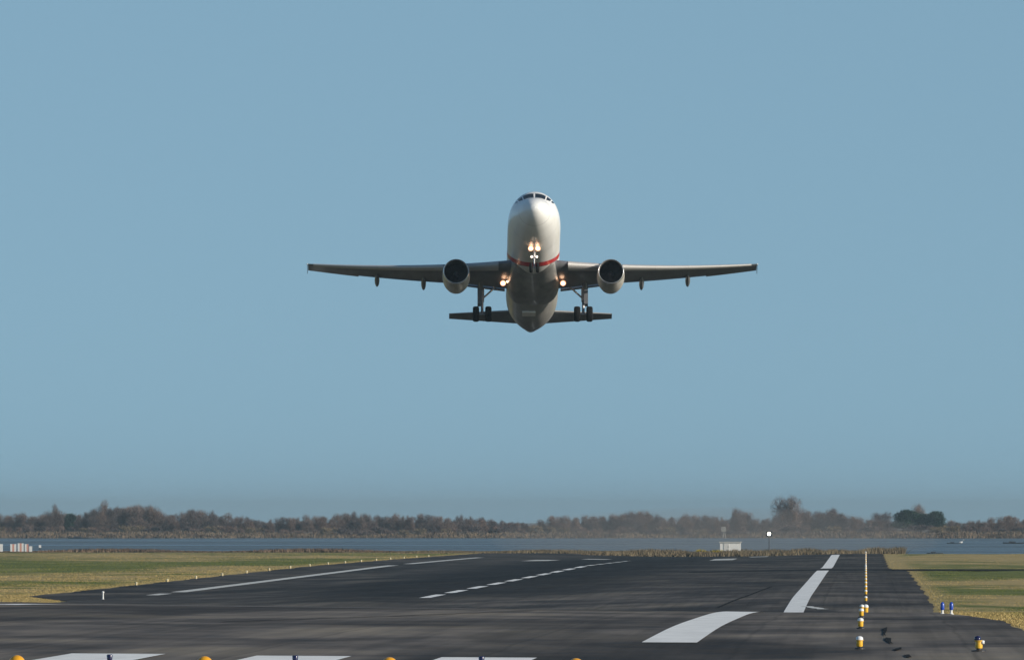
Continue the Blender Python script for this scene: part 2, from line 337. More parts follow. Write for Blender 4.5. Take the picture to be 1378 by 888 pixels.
# ------------------------------------------------------------------ trees
def bark(name, a, b):
    m = mat(name, a, .9, spec=.1); q = N(m); q.l(q.mix(q.rng(q.noise(q.pos, .22, 3, .6), .35, .65), a, b), q.b.inputs['Base Color']); return m
M_twigs = [bark('grey_twigs', (.13, .095, .088), (.18, .135, .12)), bark('russet_twigs', (.15, .10, .085), (.21, .15, .125)), bark('dark_twigs', (.085, .068, .070), (.125, .098, .095))]
M_bark = mat('bark', (.10, .08, .065), .9); M_pine = bark('pine_needles', (.010, .028, .018), (.028, .055, .028)); M_dry = bark('straw_bush', (.17, .13, .085), (.24, .185, .12))
def crown_mesh(name, lobes, ntw, ln, wd, material, up=.5, hollow=.5):
    cs = np.array([l[:3] for l in lobes]); rs = np.array([l[3:6] for l in lobes]); vol = rs.prod(1); idx = rng.choice(len(lobes), ntw, p=vol / vol.sum())
    d = rng.normal(0, 1, (ntw, 3)); d /= np.linalg.norm(d, axis=1)[:, None]; r = rng.uniform(0, 1, ntw) ** hollow
    p = cs[idx] + d * rs[idx] * r[:, None]; g = d + np.array([0, 0, up]) + rng.normal(0, .45, (ntw, 3)); g /= np.linalg.norm(g, axis=1)[:, None]
    L = ln * rng.uniform(.5, 1.2, ntw)[:, None]; sd_ = np.cross(g, rng.normal(0, 1, (ntw, 3))); sd_ /= np.linalg.norm(sd_, axis=1)[:, None]
    a = p - g * L / 2; V = np.stack([a - sd_ * wd / 2, a + sd_ * wd / 2, p + g * L / 2], 1).reshape(-1, 3)
    V[:, 2] = np.maximum(V[:, 2], .02); T = np.arange(len(V)).reshape(-1, 3)
    me = fast_mesh(name, V, T, material); me_data = me.data; bpy.data.objects.remove(me); return me_data
def trunk_mesh(name, h, lobes, r=.22, multi=1):
    g = G()
    for k in range(multi):
        b = Vector((random.uniform(-.5, .5) * (multi > 1), random.uniform(-.5, .5) * (multi > 1), -.3)); top = Vector((b.x * 1.6, b.y * 1.6, h * .45))
        g.tube(b, top, r, r * .6, 7)
        for l in lobes:
            e = Vector(l[:3]) + Vector((0, 0, l[5] * .4)); s0 = b.lerp(top, random.uniform(.5, .98)); mid = s0.lerp(e, .5) + Vector((0, 0, -.2))
            g.tube(s0, mid, r * .5, r * .3, 5); g.tube(mid, e, r * .3, r * .08, 5)
            for q in range(3):
                e2 = Vector(l[:3]) + Vector((random.uniform(-1, 1) * l[3], random.uniform(-1, 1) * l[4], random.uniform(0, 1) * l[5])); g.tube(mid, e2, r * .2, r * .05, 4)
    o = g.build(name, M_bark, recalc=False); d = o.data; bpy.data.objects.remove(o); return d
PROTO = []
for k in range(9):                                    # unit: 10 m tall bare trees
    wide = random.uniform(3.6, 5.6); lobes = []
    for q in range(random.randint(9, 13)):
        a = random.uniform(0, 6.28); rr = random.uniform(.1, .75) * wide; zc = random.uniform(2.2, 8.0)
        s = random.uniform(1.4, 2.4); lobes.append((rr * math.cos(a), rr * math.sin(a), zc, s, s, s * random.uniform(.8, 1.3)))
    lobes.append((0, 0, 8.2, 1.2, 1.2, 1.7)); lobes.append((random.uniform(-1, 1), 0, 3.4, wide * .95, wide * .9, 2.9))
    PROTO.append((crown_mesh('crown', lobes, 7500, .95, .07, M_twigs[k % 3], .5, .55), trunk_mesh('trunk', 9, lobes, .2)))
BUSH = []
for k in range(5):                                    # unit: 3 m tall scrub
    lobes = [(random.uniform(-2.4, 2.4), random.uniform(-1, 1), random.uniform(.6, 1.9), random.uniform(.8, 1.5), 1.1, random.uniform(.7, 1.1)) for q in range(7)]
    BUSH.append((crown_mesh('crown', lobes, 1500, .8, .10, [M_twigs[2], M_twigs[0], M_dry, M_twigs[1], M_twigs[2]][k], .4, .6), trunk_mesh('stem', 2, lobes, .06, 2)))
PINE = []
for k in range(2):
    lobes = [(random.uniform(-3, 3), random.uniform(-2, 2), random.uniform(4.5, 6.8), random.uniform(1.6, 2.4), 2, random.uniform(1.3, 1.9)) for q in range(11)] + [(0, 0, 3.2, 3.8, 3, 1.6)]
    PINE.append((crown_mesh('crown', lobes, 7000, .7, .20, M_pine, .6, .45), trunk_mesh('trunk', 6, lobes, .28)))
def plant(name, pr, px, Y, base_y, top_y, unit, wscale=1.0, label='', cat='tree', group=None, part='trunk', rz=None):
    x = (px - X0) / F * Y; z = H(x, Y); hgt = max(1.0, (base_y - top_y) / F * Y) / unit
    r = empty(name, (x, Y, z), (0, 0, random.uniform(0, 6.28) if rz is None else rz)); r.scale = (hgt * wscale, hgt * wscale, hgt)
    link(bpy.data.objects.new('crown', pr[0]), r); link(bpy.data.objects.new(part, pr[1]), r)
    tag(r, label, cat, group); return r
SK = np.array([0,690,25,688,45,691,60,690,85,688,95,691,110,687,125,683,135,676,150,681,165,679,180,675,200,676,215,685,230,691,245,686,265,682,285,685,300,690,320,692,345,696,355,698,370,693,390,692,
 410,693,430,691,445,693,460,687,480,686,500,690,520,692,540,690,560,690,572,687,585,692,605,694,620,691,640,694,660,695,680,698,700,701,715,704,725,702,735,694,755,692,775,694,795,691,815,693,835,690,850,685,860,682,
 875,686,890,694,910,692,935,689,950,691,970,694,985,693,995,684,1005,690,1020,697,1035,696,1045,692,1055,686,1075,686,1090,684,1105,686,1115,679,1130,686,1145,693,1165,697,1180,694,1195,682,1205,686,1215,694,1260,697,
 1290,700,1310,698,1330,697,1345,692,1355,691,1378,696,1410,694], float).reshape(-1, 2)
ordn = ['first', 'second', 'third', 'fourth', 'fifth', 'sixth', 'seventh', 'eighth', 'ninth', 'tenth', 'eleventh', 'twelfth', 'thirteenth', 'fourteenth', 'fifteenth', 'sixteenth', 'seventeenth', 'eighteenth', 'nineteenth', 'twentieth'] + ['twenty-' + q for q in ('first', 'second', 'third', 'fourth', 'fifth', 'sixth', 'seventh', 'eighth', 'ninth')] + ['thirtieth'] + ['thirty-' + q for q in ('first', 'second', 'third', 'fourth', 'fifth', 'sixth')]
segs = [(-30, 230, 'at the left end'), (230, 500, 'below the left wing'), (500, 712, 'before the treeline gap'), (712, 965, 'after the treeline gap'),
        (965, 1190, 'around the lamp'), (1190, 1420, 'around the pines')]
def seglab(what, row, seen, px):
    for a, b, ph in segs:
        if a <= px < b:
            k = seen.get(ph, 0); seen[ph] = k + 1; return '%s, %s %s tree from left %s' % (what, ordn[k], row, ph) if row != 'bush' else '%s, %s from left %s' % (what, ordn[k], ph)
    return what
def treerow(step, Y, base, dy, row, grp, jit):
    px = -22.0; seen = {}; i = 0
    while px < 1400:
        top = np.interp(px, SK[:, 0], SK[:, 1]) + dy + random.uniform(0, jit)
        if not (1198 < px < 1278 and dy < 3):
            k = random.randrange(9); h = base - top
            what = ('tall ' if h > 34 else 'low ' if h < 22 else '') + ['bare grey', 'bare russet', 'bare dark'][k % 3] + '-brown tree'
            if k % 3: what = what.replace('-brown', '')
            plant('bare_tree', PROTO[k], px, Y + random.uniform(-15, 25), base, top, 10, random.uniform(.85, 1.25), seglab(what, row, seen, px), 'tree', grp)
        px += step * random.uniform(.75, 1.25); i += 1
treerow(11.5, 5115, 717, -1.5, 'front', 'bare trees of the front row across the lagoon', 4.5)
treerow(14, 5200, 717, -1.5, 'back', 'bare trees of the back row across the lagoon', 3)
px = -20.0; seen = {}
while px < 1405:
    k = random.randrange(5); plant('scrub_bush', BUSH[k], px, 5078 + random.uniform(-8, 15), 719, 706 + random.uniform(-2, 5), 3, random.uniform(.8, 1.3),
        seglab(['dark leafless bush', 'grey leafless bush', 'straw-coloured bush', 'russet leafless bush', 'dark leafless bush'][k], 'bush', seen, px), 'bush', 'scrub bushes on the far bank', 'stem'); px += random.uniform(14, 24)
plant('bare_tree', PROTO[0], 73, 5100, 717, 674, 10, 1.0, 'tall round bare tree standing alone above the treeline near the left end', 'tree')
plant('bare_tree', PROTO[4], 1064, 5100, 717, 662, 10, 1.05, 'tallest bare tree of the far bank, just right of the glowing lamp', 'tree')
plant('bare_tree', PROTO[7], 137, 5100, 717, 671, 10, .6, 'slender bare tree with an upright tip left of the broad crowns', 'tree')
plant('bare_tree', PROTO[3], 995, 5100, 717, 680, 10, .8, 'narrow dark bare tree left of the glowing lamp', 'tree')
plant('bare_tree', PROTO[1], 1236, 5130, 717, 674, 10, .8, 'bare tree rising behind and between the dark green pines', 'tree')
plant('evergreen_bush', PINE[0], 92, 5090, 717, 689, 8, .7, 'dark blue-green bush at the foot of the tall round bare tree', 'bush')
plant('pine_tree', PINE[0], 1216, 5092, 716, 683, 8, 1.15, 'dark green round pine at the left of the pine group', 'pine tree', rz=.3)
plant('pine_tree', PINE[1], 1239, 5096, 716, 687, 8, 1.0, 'dark green pine in the middle of the pine group', 'pine tree', rz=1.3)
plant('pine_tree', PINE[0], 1260, 5092, 716, 685, 8, 1.15, 'dark green round pine at the right of the pine group', 'pine tree', rz=2.3)
plant('scrub_bush', BUSH[2], 1262, 5072, 717, 707, 3, 1.7, 'wide straw-coloured bush in front of the pines', 'bush', part='stem')
plant('scrub_bush', BUSH[2], 175, 5072, 717, 703, 3, 1.3, 'pale straw-coloured bush below the broad crowns at left', 'bush', part='stem')
for px, Y, lab in [(955, 2190, 'bright yellow flowering bush beside the white cabin')]:
    lobes = [(random.uniform(-1.6, 1.6), random.uniform(-.6, .6), .5, .8, .6, .45) for q in range(6)]
    r = empty('gorse_bush', (*(a := at(px, 742, Y))[:2], H(a.x, Y))); link(bpy.data.objects.new('foliage', crown_mesh('foliage', lobes, 1500, .2, .1, M_gorse, .5, .5)), r)
    link(bpy.data.objects.new('stem', trunk_mesh('stem', 1, lobes, .03, 2)), r); tag(r, lab, 'bush')

# ------------------------------------------------------------------ ground lights and posts
M_orange = mat('orange_yellow_housing', (.80, .46, .04), .4, coat=.3); M_glass = mat('frosted_dome_glass', (.78, .80, .80), .15, coat=.5); M_amber = mat('amber_dome_glass', (.70, .33, .012), .35, coat=.3)
M_dark = mat('dark_metal', (.03, .032, .04), .5); M_blue = mat('blue_lens', (.02, .07, .42), .25, coat=.5); M_bluedark = mat('dark_blue_lens', (.012, .012, .06), .2, coat=.5)
M_white = mat('white_enamel', (.75, .75, .73), .45); M_red = mat('faded_red_enamel', (.60, .30, .24), .55); M_conc = mat('concrete_block', (.30, .29, .26), .9)
def dome_light(name, h, r, dome, body, base=M_dark):
    t = empty(name, (0, 0, 0))
    G().lathe([(0, 0), (r * 1.25, 0), (r * 1.25, .02), (r * .5, .035), (r * .5, h * .25), (0, h * .25)], n=16).build('base_plate', base, t)
    G().lathe([(0, h * .2), (r * .72, h * .2), (r * .8, h * .25), (r * .8, h * .62), (r * 1.0, h * .66), (r * 1.0, h * .70), (0, h * .70)], n=20).build('housing', body, t, True, 40)
    G().lathe([(r * .88, h * .70), (r * .90, h * .8), (r * .82, h * .89), (r * .6, h * .95), (r * .3, h * .99), (0.001, h)], n=20).build('dome', dome, t, True)
    return t
L = dome_light('runway_edge_light', .225, .072, M_glass, M_orange)
ylist = [240, 288, 341, 391] + [441 + 50 * k for k in range(26)]
names = ['nearest', 'second nearest', 'third nearest', 'fourth nearest']
for k, y in enumerate(ylist):
    o = L if k == 0 else copy_tree(L); x = -.1 if k < 4 else 0.0; o.scale = (.9, .9, .95) if k < 4 else (1.25, 1.25, 1.35); o.location = (x, y, H(x, y) + .016)
    pos = names[k] if k < 4 else ordn[k] if k < 20 else {20: 'twenty-first', 21: 'twenty-second', 22: 'twenty-third', 23: 'twenty-fourth', 24: 'twenty-fifth', 25: 'twenty-sixth', 26: 'twenty-seventh', 27: 'twenty-eighth', 28: 'twenty-ninth', 29: 'thirtieth'}[k]
    tag(o, 'white-domed orange light, %s in the row along the right edge' % pos, 'runway light', 'runway lights in the row along the right edge')
L2 = dome_light('runway_edge_light', .30, .095, mat('pale_yellow_dome', (.66, .58, .38), .3, coat=.4), mat('faded_yellow_housing', (.75, .62, .35), .6))
for k in range(16):
    y = 1120 + 50 * k; o = L2 if k == 0 else copy_tree(L2); o.location = (-55, y, H(-55, y) + .016)
    tag(o, 'pale yellow runway light, %s from the left in the left edge row' % ordn[k], 'runway light', 'runway lights in the row along the left edge')
L3 = dome_light('threshold_light', .21, .07, M_amber, M_orange)
for ch in list(L3.children):
    if ch.name.startswith('dome'): bpy.data.objects.remove(ch)
G().lathe([(  .112 * math.sin(math.pi * i / 14) + .0005, .128 - .112 * math.cos(math.pi * i / 14)) for i in range(15)], n=24).build('dome', M_amber, L3, True)
for k, px in enumerate([22, 275, 524, 775]):
    o = L3 if k == 0 else copy_tree(L3); Y = 198; x = (px - X0) / F * Y; o.location = (x, Y, H(x, Y) + .02); o.rotation_euler.z = k
    tag(o, 'amber domed threshold light at the bottom edge, %s from the left' % ordn[k], 'runway light', 'amber threshold lights across the runway end')
def stub(px, k):
    Y = 205; x = (px - X0) / F * Y; t = empty('approach_light', (x, Y, H(x, Y) + .04))
    G().lathe([(0, 0), (.07, 0), (.07, .02), (.028, .04), (.028, .10), (0, .10)], n=12).build('stem', M_dark, t, True, 40)
    G().lathe([(0, .09), (.035, .09), (.042, .155), (.034, .17), (0, .17)], n=12).build('lamp_head', M_bluedark, t, True, 40)
    tag(t, 'small dark post light at the bottom edge, %s from the left' % ordn[k], 'post light', 'dark post lights across the runway end')
for k, px in enumerate([147, 397, 648]): stub(px, k)
def bluepost(px, k):
    Y = 372; x = (px - X0) / F * Y; t = empty('taxiway_light', (x, Y, H(x, Y)))
    G().lathe([(0, 0), (.06, 0), (.06, .015), (.03, .03), (.03, .12), (0, .12)], n=14).build('stem', M_white, t, True, 40)
    G().lathe([(0, .11), (.045, .11), (.05, .14), (.05, .25), (.035, .29), (.015, .31), (0, .31)], n=14).build('lens', M_blue, t, True, 40)
    tag(t, 'blue taxiway light on a white stem, %s of the pair at the grass edge' % ['left one', 'right one'][k], 'taxiway light', 'pair of blue taxiway lights')
bluepost(1268, 0); bluepost(1280, 1)
Y = 236; x = (1317 - X0) / F * Y; t = empty('runway_light', (x, Y, H(x, Y) + .016))
G().lathe([(0, 0), (.12, 0), (.12, .015), (.04, .03), (.04, .06), (0, .06)], n=16).build('base_plate', M_dark, t)
G().lathe([(0, .05), (.055, .05), (.06, .08), (.055, .15), (.07, .16), (.07, .175), (0, .175)], n=16).build('housing', M_orange, t, True, 40)
G().lathe([(.05, .175), (.055, .20), (.045, .235), (.0, .25)], (-.02, 0, 0), n=16).build('dome', M_bluedark, t, True)
G().lathe([(0, .12), (.03, .12), (.032, .17), (0, .18)], (.06, -.02, 0), n=12).build('side_lamp', M_glass, t, True)
tag(t, 'single orange light with a dark blue dome standing alone at right', 'runway light')
Y = 955; x = (138 - X0) / F * Y; t = empty('marker_post', (x, Y, H(x, Y)))
G().lathe([(0, 0), (.09, 0), (.09, .03), (.05, .05), (.05, .40), (0, .40)], n=12).build('post', M_white, t, True, 40)
G().lathe([(.06, .40), (.08, .42), (.08, .5), (.04, .53), (0, .53)], n=12).build('cap', M_white, t, True, 40)
tag(t, 'white marker post on the corner of the tarmac at left', 'post')

# red and white barrier boards near the shore at far left
def board(px, wpx, hpx, base, stripes, lab):
    Y = 2250; p = at(px, base, Y); z = H(p.x, Y); wd = wpx / F * Y; ht = hpx / F * Y + .25; t = empty('barrier_board', (p.x, Y, z))
    for k in range(stripes):
        G().box((-wd / 2 + wd * (k + .5) / stripes, 0, ht * .55), (wd / stripes * .98, .10 + .004 * k, ht * .9)).build('panel', M_white if k % 2 == 0 else M_red, t)
    for s in (-1, 1):
        G().box((s * wd * .4, .16, ht * .45), (.07, .07, ht * .9)).box((s * wd * .4, .16, .04), (.12, .6, .08)).build('leg', M_dark, t)
    tag(t, lab, 'barrier', 'red and white barrier boards at far left')
board(0, 6, 9, 750, 1, 'white board cut by the left edge of the picture')
board(17, 8, 9, 751, 3, 'red and white board, left of the three in the field')
board(27, 8, 10, 751, 3, 'red and white board, middle of the three in the field')
board(35, 5, 9, 751, 2, 'red and white board, right of the three in the field')
board(40.5, 4, 6, 751, 1, 'small orange-edged board at the right end of the boards')
Y = 2300; p = at(53, 745, Y); t = empty('marker_post', (p.x, Y, H(p.x, Y))); G().box((0, 0, .35), (.12, .12, .7)).build('post', M_dark, t); G().box((0, 0, .85), (.36, .2, .42)).build('lamp_box', M_white, t)
tag(t, 'small white lamp box on a post right of the barrier boards', 'post')
# white cabin, lamp, sign
Y = 2230; p = at(983, 740, Y); t = empty('equipment_cabin', (p.x, Y, H(p.x, Y))); z0 = .0
G().box((0, 0, .62), (3.1, 2.2, 1.25)).build('wall', M_white, t); G().box((0, 0, 1.31), (3.4, 2.5, .12)).build('roof', mat('cabin_roof', (.5, .5, .48), .6), t)
d = G().box((-.6, -1.12, .6), (.8, .05, 1.1)).build('door', mat('cabin_door', (.6, .6, .58), .5), t); G().box((-.3, -1.16, .6), (.05, .05, .12)).build('handle', M_dark, d)
tag(t, 'low white equipment cabin among the reeds beyond the runway end', 'cabin')
t.location.z = at(983, 740, Y).z - .1 if at(983, 740, Y).z > H(p.x, Y) else H(p.x, Y)
Y = 4960; p = at(973, 724, Y); t = empty('navigation_marker', (p.x, Y, WATER - .3)); G().tube((0, 0, 0), (0, 0, 3), .15).tube((.9, 0, 0), (.5, 0, 3), .12).build('pile', M_conc, t); G().box((.2, 0, 3.4), (1.5, .3, 1.6)).build('board', M_conc, t)
tag(t, 'pale board on piles in the lagoon above the white cabin', 'marker')
M_lamp = mat('lit_lamp_lens', (1, 1, .9), .3, emit=(1, .97, .78), es=9)
Y = 2300; p = at(1035, 718, Y); zg = H(p.x, Y); t = empty('lamp_post', (p.x, Y, zg)); hh = p.z - zg
G().tube((0, 0, 0), (0, 0, hh - .3), .08, .05).box((0, 0, .1), (.4, .4, .2)).build('pole', M_dark, t)
hd = G().box((0, .12, hh), (.95, .25, .75)).build('lamp_housing', M_dark, t); G().lathe([(0, -.03), (.26, -.03), (.26, .0), (0, .0)], (0, -.01, hh), 'Y', 20).build('lens', M_lamp, hd)
tag(t, 'glowing pale yellow lamp on a thin post in front of the far trees', 'lamp')
# small things at the water
def hull(px, py, Y, L_, lab, cat='boat'):
    p = at(px, py, Y); t = empty('moored_boat', (p.x, Y, WATER - .05)); g = G(); rings = []
    for u, ww in [(-1, .55), (-.6, .8), (0, 1), (.6, .8), (.92, .3), (1, .05)]:
        x = u * L_ / 2; s = ww * L_ * .17; zz = .25 * L_ * .3 * (1 + .5 * u * u); rings.append([Vector((x, -s, zz)), Vector((x, -s * .6, 0)), Vector((x, s * .6, 0)), Vector((x, s, zz))])
    g.loft(rings).build('hull', M_dark, t); G().box((-L_ * .1, 0, .3 + L_ * .06), (L_ * .3, L_ * .2, L_ * .12)).build('cabin', M_dark, t); t.scale = (1, 1, .6); tag(t, lab, cat, 'small dark boats on the lagoon')
hull(123, 742, 2860, 3.2, 'dark small boat near the shore right of the barrier boards'); hull(1258, 745, 2700, 3.0, 'dark small boat close to the near shore below the pines')
hull(107, 724, 4940, 8, 'dark low boat at the far bank near the left end'); hull(1283, 731, 3880, 3.5, 'dark small boat just left of the white bird'); hull(1365, 731, 3880, 6, 'dark long boat at the right edge of the picture')
Y = 3860; p = at(1293, 732, Y); t = empty('white_bird', (p.x, Y, WATER)); g = G()
g.loft([[Vector((x * 1.0, r * math.cos(a) * .9, .28 + z + r * math.sin(a))) for a in [i * math.pi / 5 for i in range(10)]] for x, r, z in [(-.55, .02, .12), (-.35, .14, .03), (0, .24, 0), (.25, .2, .02), (.4, .1, .12), (.46, .06, .3), (.46, .055, .5), (.5, .085, .62), (.6, .06, .62), (.72, .015, .58)]])
g.build('body', M_white, t, True); G().tube((.68, 0, 1.19 - .3), (.80, 0, 1.15 - .3), .03, .01).build('beak', M_orange, t); t.scale = (1.1, 1.1, 1.1)
tag(t, 'white swan on the water in front of the far bank at right', 'bird')

# ------------------------------------------------------------------ airliner (local: +Y aft from nose, +Z up)
def fus_mat():
    m = mat('airliner_paint', (.86, .86, .85), .32, coat=.25); q = N(m); x, y, z = q.xyz(q.obj())
    z = q.m('ADD', z, ZB); y = q.m('ADD', y, XB)
    u = q.m('SUBTRACT', y, q.m('MULTIPLY', q.m('ADD', z, 2.07), 1.75))
    red = q.m('MULTIPLY', q.m('GREATER_THAN', u, 9.0), q.m('LESS_THAN', u, 10.0))
    blk = q.m('MULTIPLY', q.m('GREATER_THAN', u, 10.0), q.m('LESS_THAN', u, 10.12))
    dirt = q.noise(q.scale(q.obj(), (1.5, .35, 1.5)), 1.0, 4, .6)
    c = q.mix(q.rng(dirt, .35, .75, 0, .14), (.86, .86, .85), (.60, .57, .53))
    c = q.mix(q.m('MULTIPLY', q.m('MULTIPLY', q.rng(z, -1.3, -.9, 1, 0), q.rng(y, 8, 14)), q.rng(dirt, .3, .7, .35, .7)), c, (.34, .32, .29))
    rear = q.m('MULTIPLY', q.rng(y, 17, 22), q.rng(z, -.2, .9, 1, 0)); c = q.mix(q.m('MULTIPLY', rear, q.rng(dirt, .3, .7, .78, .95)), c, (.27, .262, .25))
    # cabin windows along both sides, panel joints and the paint of the door outlines
    fx = q.m('ABSOLUTE', q.m('SUBTRACT', q.m('FRACT', q.m('MULTIPLY', y, 1 / .533)), .5)); wz = q.m('ABSOLUTE', q.m('SUBTRACT', z, .48))
    win = q.m('MULTIPLY', q.m('MULTIPLY', q.m('LESS_THAN', fx, .22), q.m('LESS_THAN', wz, .17)), q.m('MULTIPLY', q.m('GREATER_THAN', y, 7), q.m('LESS_THAN', y, 29)))
    win = q.m('MULTIPLY', win, q.m('GREATER_THAN', q.m('ABSOLUTE', x), 1.0))
    jn = q.m('LESS_THAN', q.m('ABSOLUTE', q.m('SUBTRACT', q.m('FRACT', q.m('MULTIPLY', y, 1 / 2.6)), .5)), .009)
    c = q.mix(q.m('MULTIPLY', jn, .5), c, (.3, .3, .3)); c = q.mix(red, c, (.62, .018, .02)); c = q.mix(blk, c, (.10, .01, .01)); c = q.mix(win, c, (.02, .02, .025))
    q.l(c, q.b.inputs['Base Color']); return m
XB, ZB = 17.7, -4.10                                  # origin of the root: between the main wheels, at tyre bottom
M_fus = fus_mat()
def soiled(name, a, b, rough=.35, sc=(1.2, .5, 1.2)):
    m = mat(name, a, rough, coat=.2); q = N(m); q.l(q.mix(q.rng(q.noise(q.scale(q.obj(), sc), 1.3, 4, .65), .35, .7), a, b), q.b.inputs['Base Color']); return m
M_wing = soiled('wing_grey', (.165, .17, .185), (.11, .113, .122)); M_bare = mat('leading_edge_grey', (.46, .45, .44), .4); M_nac = soiled('nacelle_paint', (.58, .56, .52), (.42, .40, .37))
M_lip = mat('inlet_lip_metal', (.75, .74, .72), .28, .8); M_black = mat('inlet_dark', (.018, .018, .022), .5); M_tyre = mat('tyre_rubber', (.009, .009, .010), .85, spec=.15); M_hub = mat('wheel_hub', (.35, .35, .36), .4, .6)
M_strut = mat('gear_steel', (.42, .42, .43), .4, .4); M_glassd = mat('cockpit_glass', (.012, .014, .018), .08, coat=.4)
M_land = mat('landing_lamp', (1, .9, .8), .3, emit=(1.0, .62, .38), es=5); M_halo = mat('lamp_halo_glow', (.8, .5, .3), .4, emit=(1.0, .42, .22), es=.8); M_land2 = mat('small_landing_lamp', (1, .9, .8), .3, emit=(1.0, .80, .66), es=3.5); M_blade = mat('fan_blade', (.025, .025, .03), .5, .3)  # orange glow material for rings added around the landing lamps to imitate their halo
plane = empty('passenger_jet', (0, 0, 0))
FX = [0, .06, .2, .45, .8, 1.2, 1.7, 2.05, 2.4, 2.9, 3.5, 4.2, 5.2, 6.2, 7.5, 24, 26, 28, 30, 32, 34, 35.5, 36.8, 37.57]
FT = [-.45, -.22, -.04, .18, .40, .60, .78, 1.00, 1.30, 1.60, 1.79, 1.92, 2.02, 2.06, 2.07, 2.07, 2.07, 2.07, 2.06, 2.02, 1.92, 1.80, 1.62, 1.42]
FB = [-.45, -.68, -.88, -1.10, -1.30, -1.46, -1.62, -1.71, -1.78, -1.87, -1.94, -2.0, -2.05, -2.07, -2.07, -2.07, -1.95, -1.62, -1.18, -.68, -.15, .24, .62, .92]
FW = [0.004, .26, .48, .72, .95, 1.13, 1.33, 1.44, 1.53, 1.65, 1.76, 1.85, 1.93, 1.965, 1.975, 1.975, 1.93, 1.76, 1.50, 1.20, .88, .63, .38, .22]
fxs = np.array(sorted(set([i * .03 for i in range(14)] + [.5 + i * .12 for i in range(50)] + list(np.arange(6.5, 37.5, .5)) + [37.57])))
def sm(v):                                            # smooth monotone-ish interpolation
    x = np.array(FX); v = np.array(v); d = np.diff(v) / np.diff(x); m_ = np.zeros(len(x)); m_[0] = d[0]; m_[-1] = d[-1]
    for i in range(1, len(x) - 1): m_[i] = 0 if d[i - 1] * d[i] <= 0 else 2 * d[i - 1] * d[i] / (d[i - 1] + d[i])
    def f(q):
        i = int(min(max(np.searchsorted(x, q) - 1, 0), len(x) - 2)); h = x[i + 1] - x[i]; t = (q - x[i]) / h
        return (2*t**3-3*t*t+1)*v[i] + (t**3-2*t*t+t)*h*m_[i] + (-2*t**3+3*t*t)*v[i+1] + (t**3-t*t)*h*m_[i+1]
    return f
fT, fB, fW = sm(FT), sm(FB), sm(FW)
def fpt(x, a, k=1.0):                                 # a=0 at right side, 90 deg top; local to root
    T, B, W_ = fT(x), fB(x), fW(x); zc = B + (T - B) * .5; hz_ = (T - B) / 2
    return Vector((k * W_ * math.cos(a), x - XB, zc + k * hz_ * math.sin(a) - ZB))
NR = 56
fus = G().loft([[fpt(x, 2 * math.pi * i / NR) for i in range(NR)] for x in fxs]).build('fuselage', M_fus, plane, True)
def patch(x0, x1, a0, a1, off, name, material, parent, x0b=None, x1b=None, n=8):     # panel lying on the fuselage skin
    V = []; 
    for i in range(n + 1):
        t = i / n; a = a0 + (a1 - a0) * t
        xa = x0 + ((x0b if x0b is not None else x0) - x0) * t; xb = x1 + ((x1b if x1b is not None else x1) - x1) * t
        for j in range(n + 1):
            x = xa + (xb - xa) * j / n; p = fpt(x, a); c = fpt(x, a, .9); V.append(p + (p - c).normalized() * off)
    Fc = [(i * (n + 1) + j, i * (n + 1) + j + 1, (i + 1) * (n + 1) + j + 1, (i + 1) * (n + 1) + j) for i in range(n) for j in range(n)]
    return mesh_obj(name, V, Fc, material, parent, True)
for s in (1, -1):                                     # three windscreen panes each side
    A = lambda d: R(90 - s * d)
    patch(1.72, 2.43, A(2.5), A(33), .012, 'cockpit_window', M_glassd, fus, 1.95, 2.60)
    patch(2.02, 2.62, A(37), A(50), .012, 'cockpit_window', M_glassd, fus, 2.30, 2.78)
    patch(2.36, 2.97, A(54), A(61), .012, 'cockpit_window', M_glassd, fus, 2.6, 3.1)
# belly fairing
def sup(y0, y1, w0, zc, h, n=22, p=2.4):
    rings = []
    for k in range(n + 1):
        t = k / n; e = max(.02, (math.sin(math.pi * t)) ** .45); y = y0 + (y1 - y0) * t
        rings.append([Vector((w0 * e ** .5 * abs(math.cos(a)) ** (2 / p) * (1 if math.cos(a) > 0 else -1), y - XB, zc + h * e * abs(math.sin(a)) ** (2 / p) * (1 if math.sin(a) > 0 else -1) - ZB)) for a in [2 * math.pi * i / 32 for i in range(32)]])
    return G().loft(rings)
sup(10.3, 21.8, 2.02, -1.35, 1.05).build('belly_fairing', soiled('belly_fairing_paint', (.32, .315, .305), (.20, .198, .195)), plane, True)
G().box((-.25, 22.4 - XB, -2.10 - ZB), (1.0, 1.0, .14)).build('belly_panel', M_white, fus)
# airfoils
def foil(n=14, cut=1.0, t=.12):
    xs_ = [cut * .5 * (1 - math.cos(math.pi * i / n)) for i in range(n + 1)]
    th = lambda x: 5 * t * (.2969 * math.sqrt(x) - .126 * x - .3516 * x * x + .2843 * x ** 3 - .1015 * x ** 4); cb = lambda x: .02 * (1 - (2 * x - 1) ** 2)
    return [(x, cb(x) + th(x)) for x in xs_[::-1]] + [(x, cb(x) - th(x)) for x in xs_[1:]]
def section(s, y, xle, ch, z, t=.12, tw=0, cut=1.0, prof=None):
    P = prof or foil(cut=cut, t=t); c_, s_ = math.cos(R(tw)), math.sin(R(tw))
    return [Vector((s * y, xle + (a * c_ + b * s_) * ch - XB, z + (-a * s_ + b * c_) * ch - ZB)) for a, b in P]
wle = lambda y: 11.9 + (y - 1.9) * .515
def wte(y): return 18.75 if y < 6.4 else 18.75 + (y - 6.4) * (21.35 - 18.75) / (16.9 - 6.4)
wz = lambda y: -1.22 + (y - 1.9) * .083 + .0042 * max(0, y - 1.9) ** 2
wt = lambda y: .15 - .004 * y
wtw = lambda y: 3.2 - .2 * y
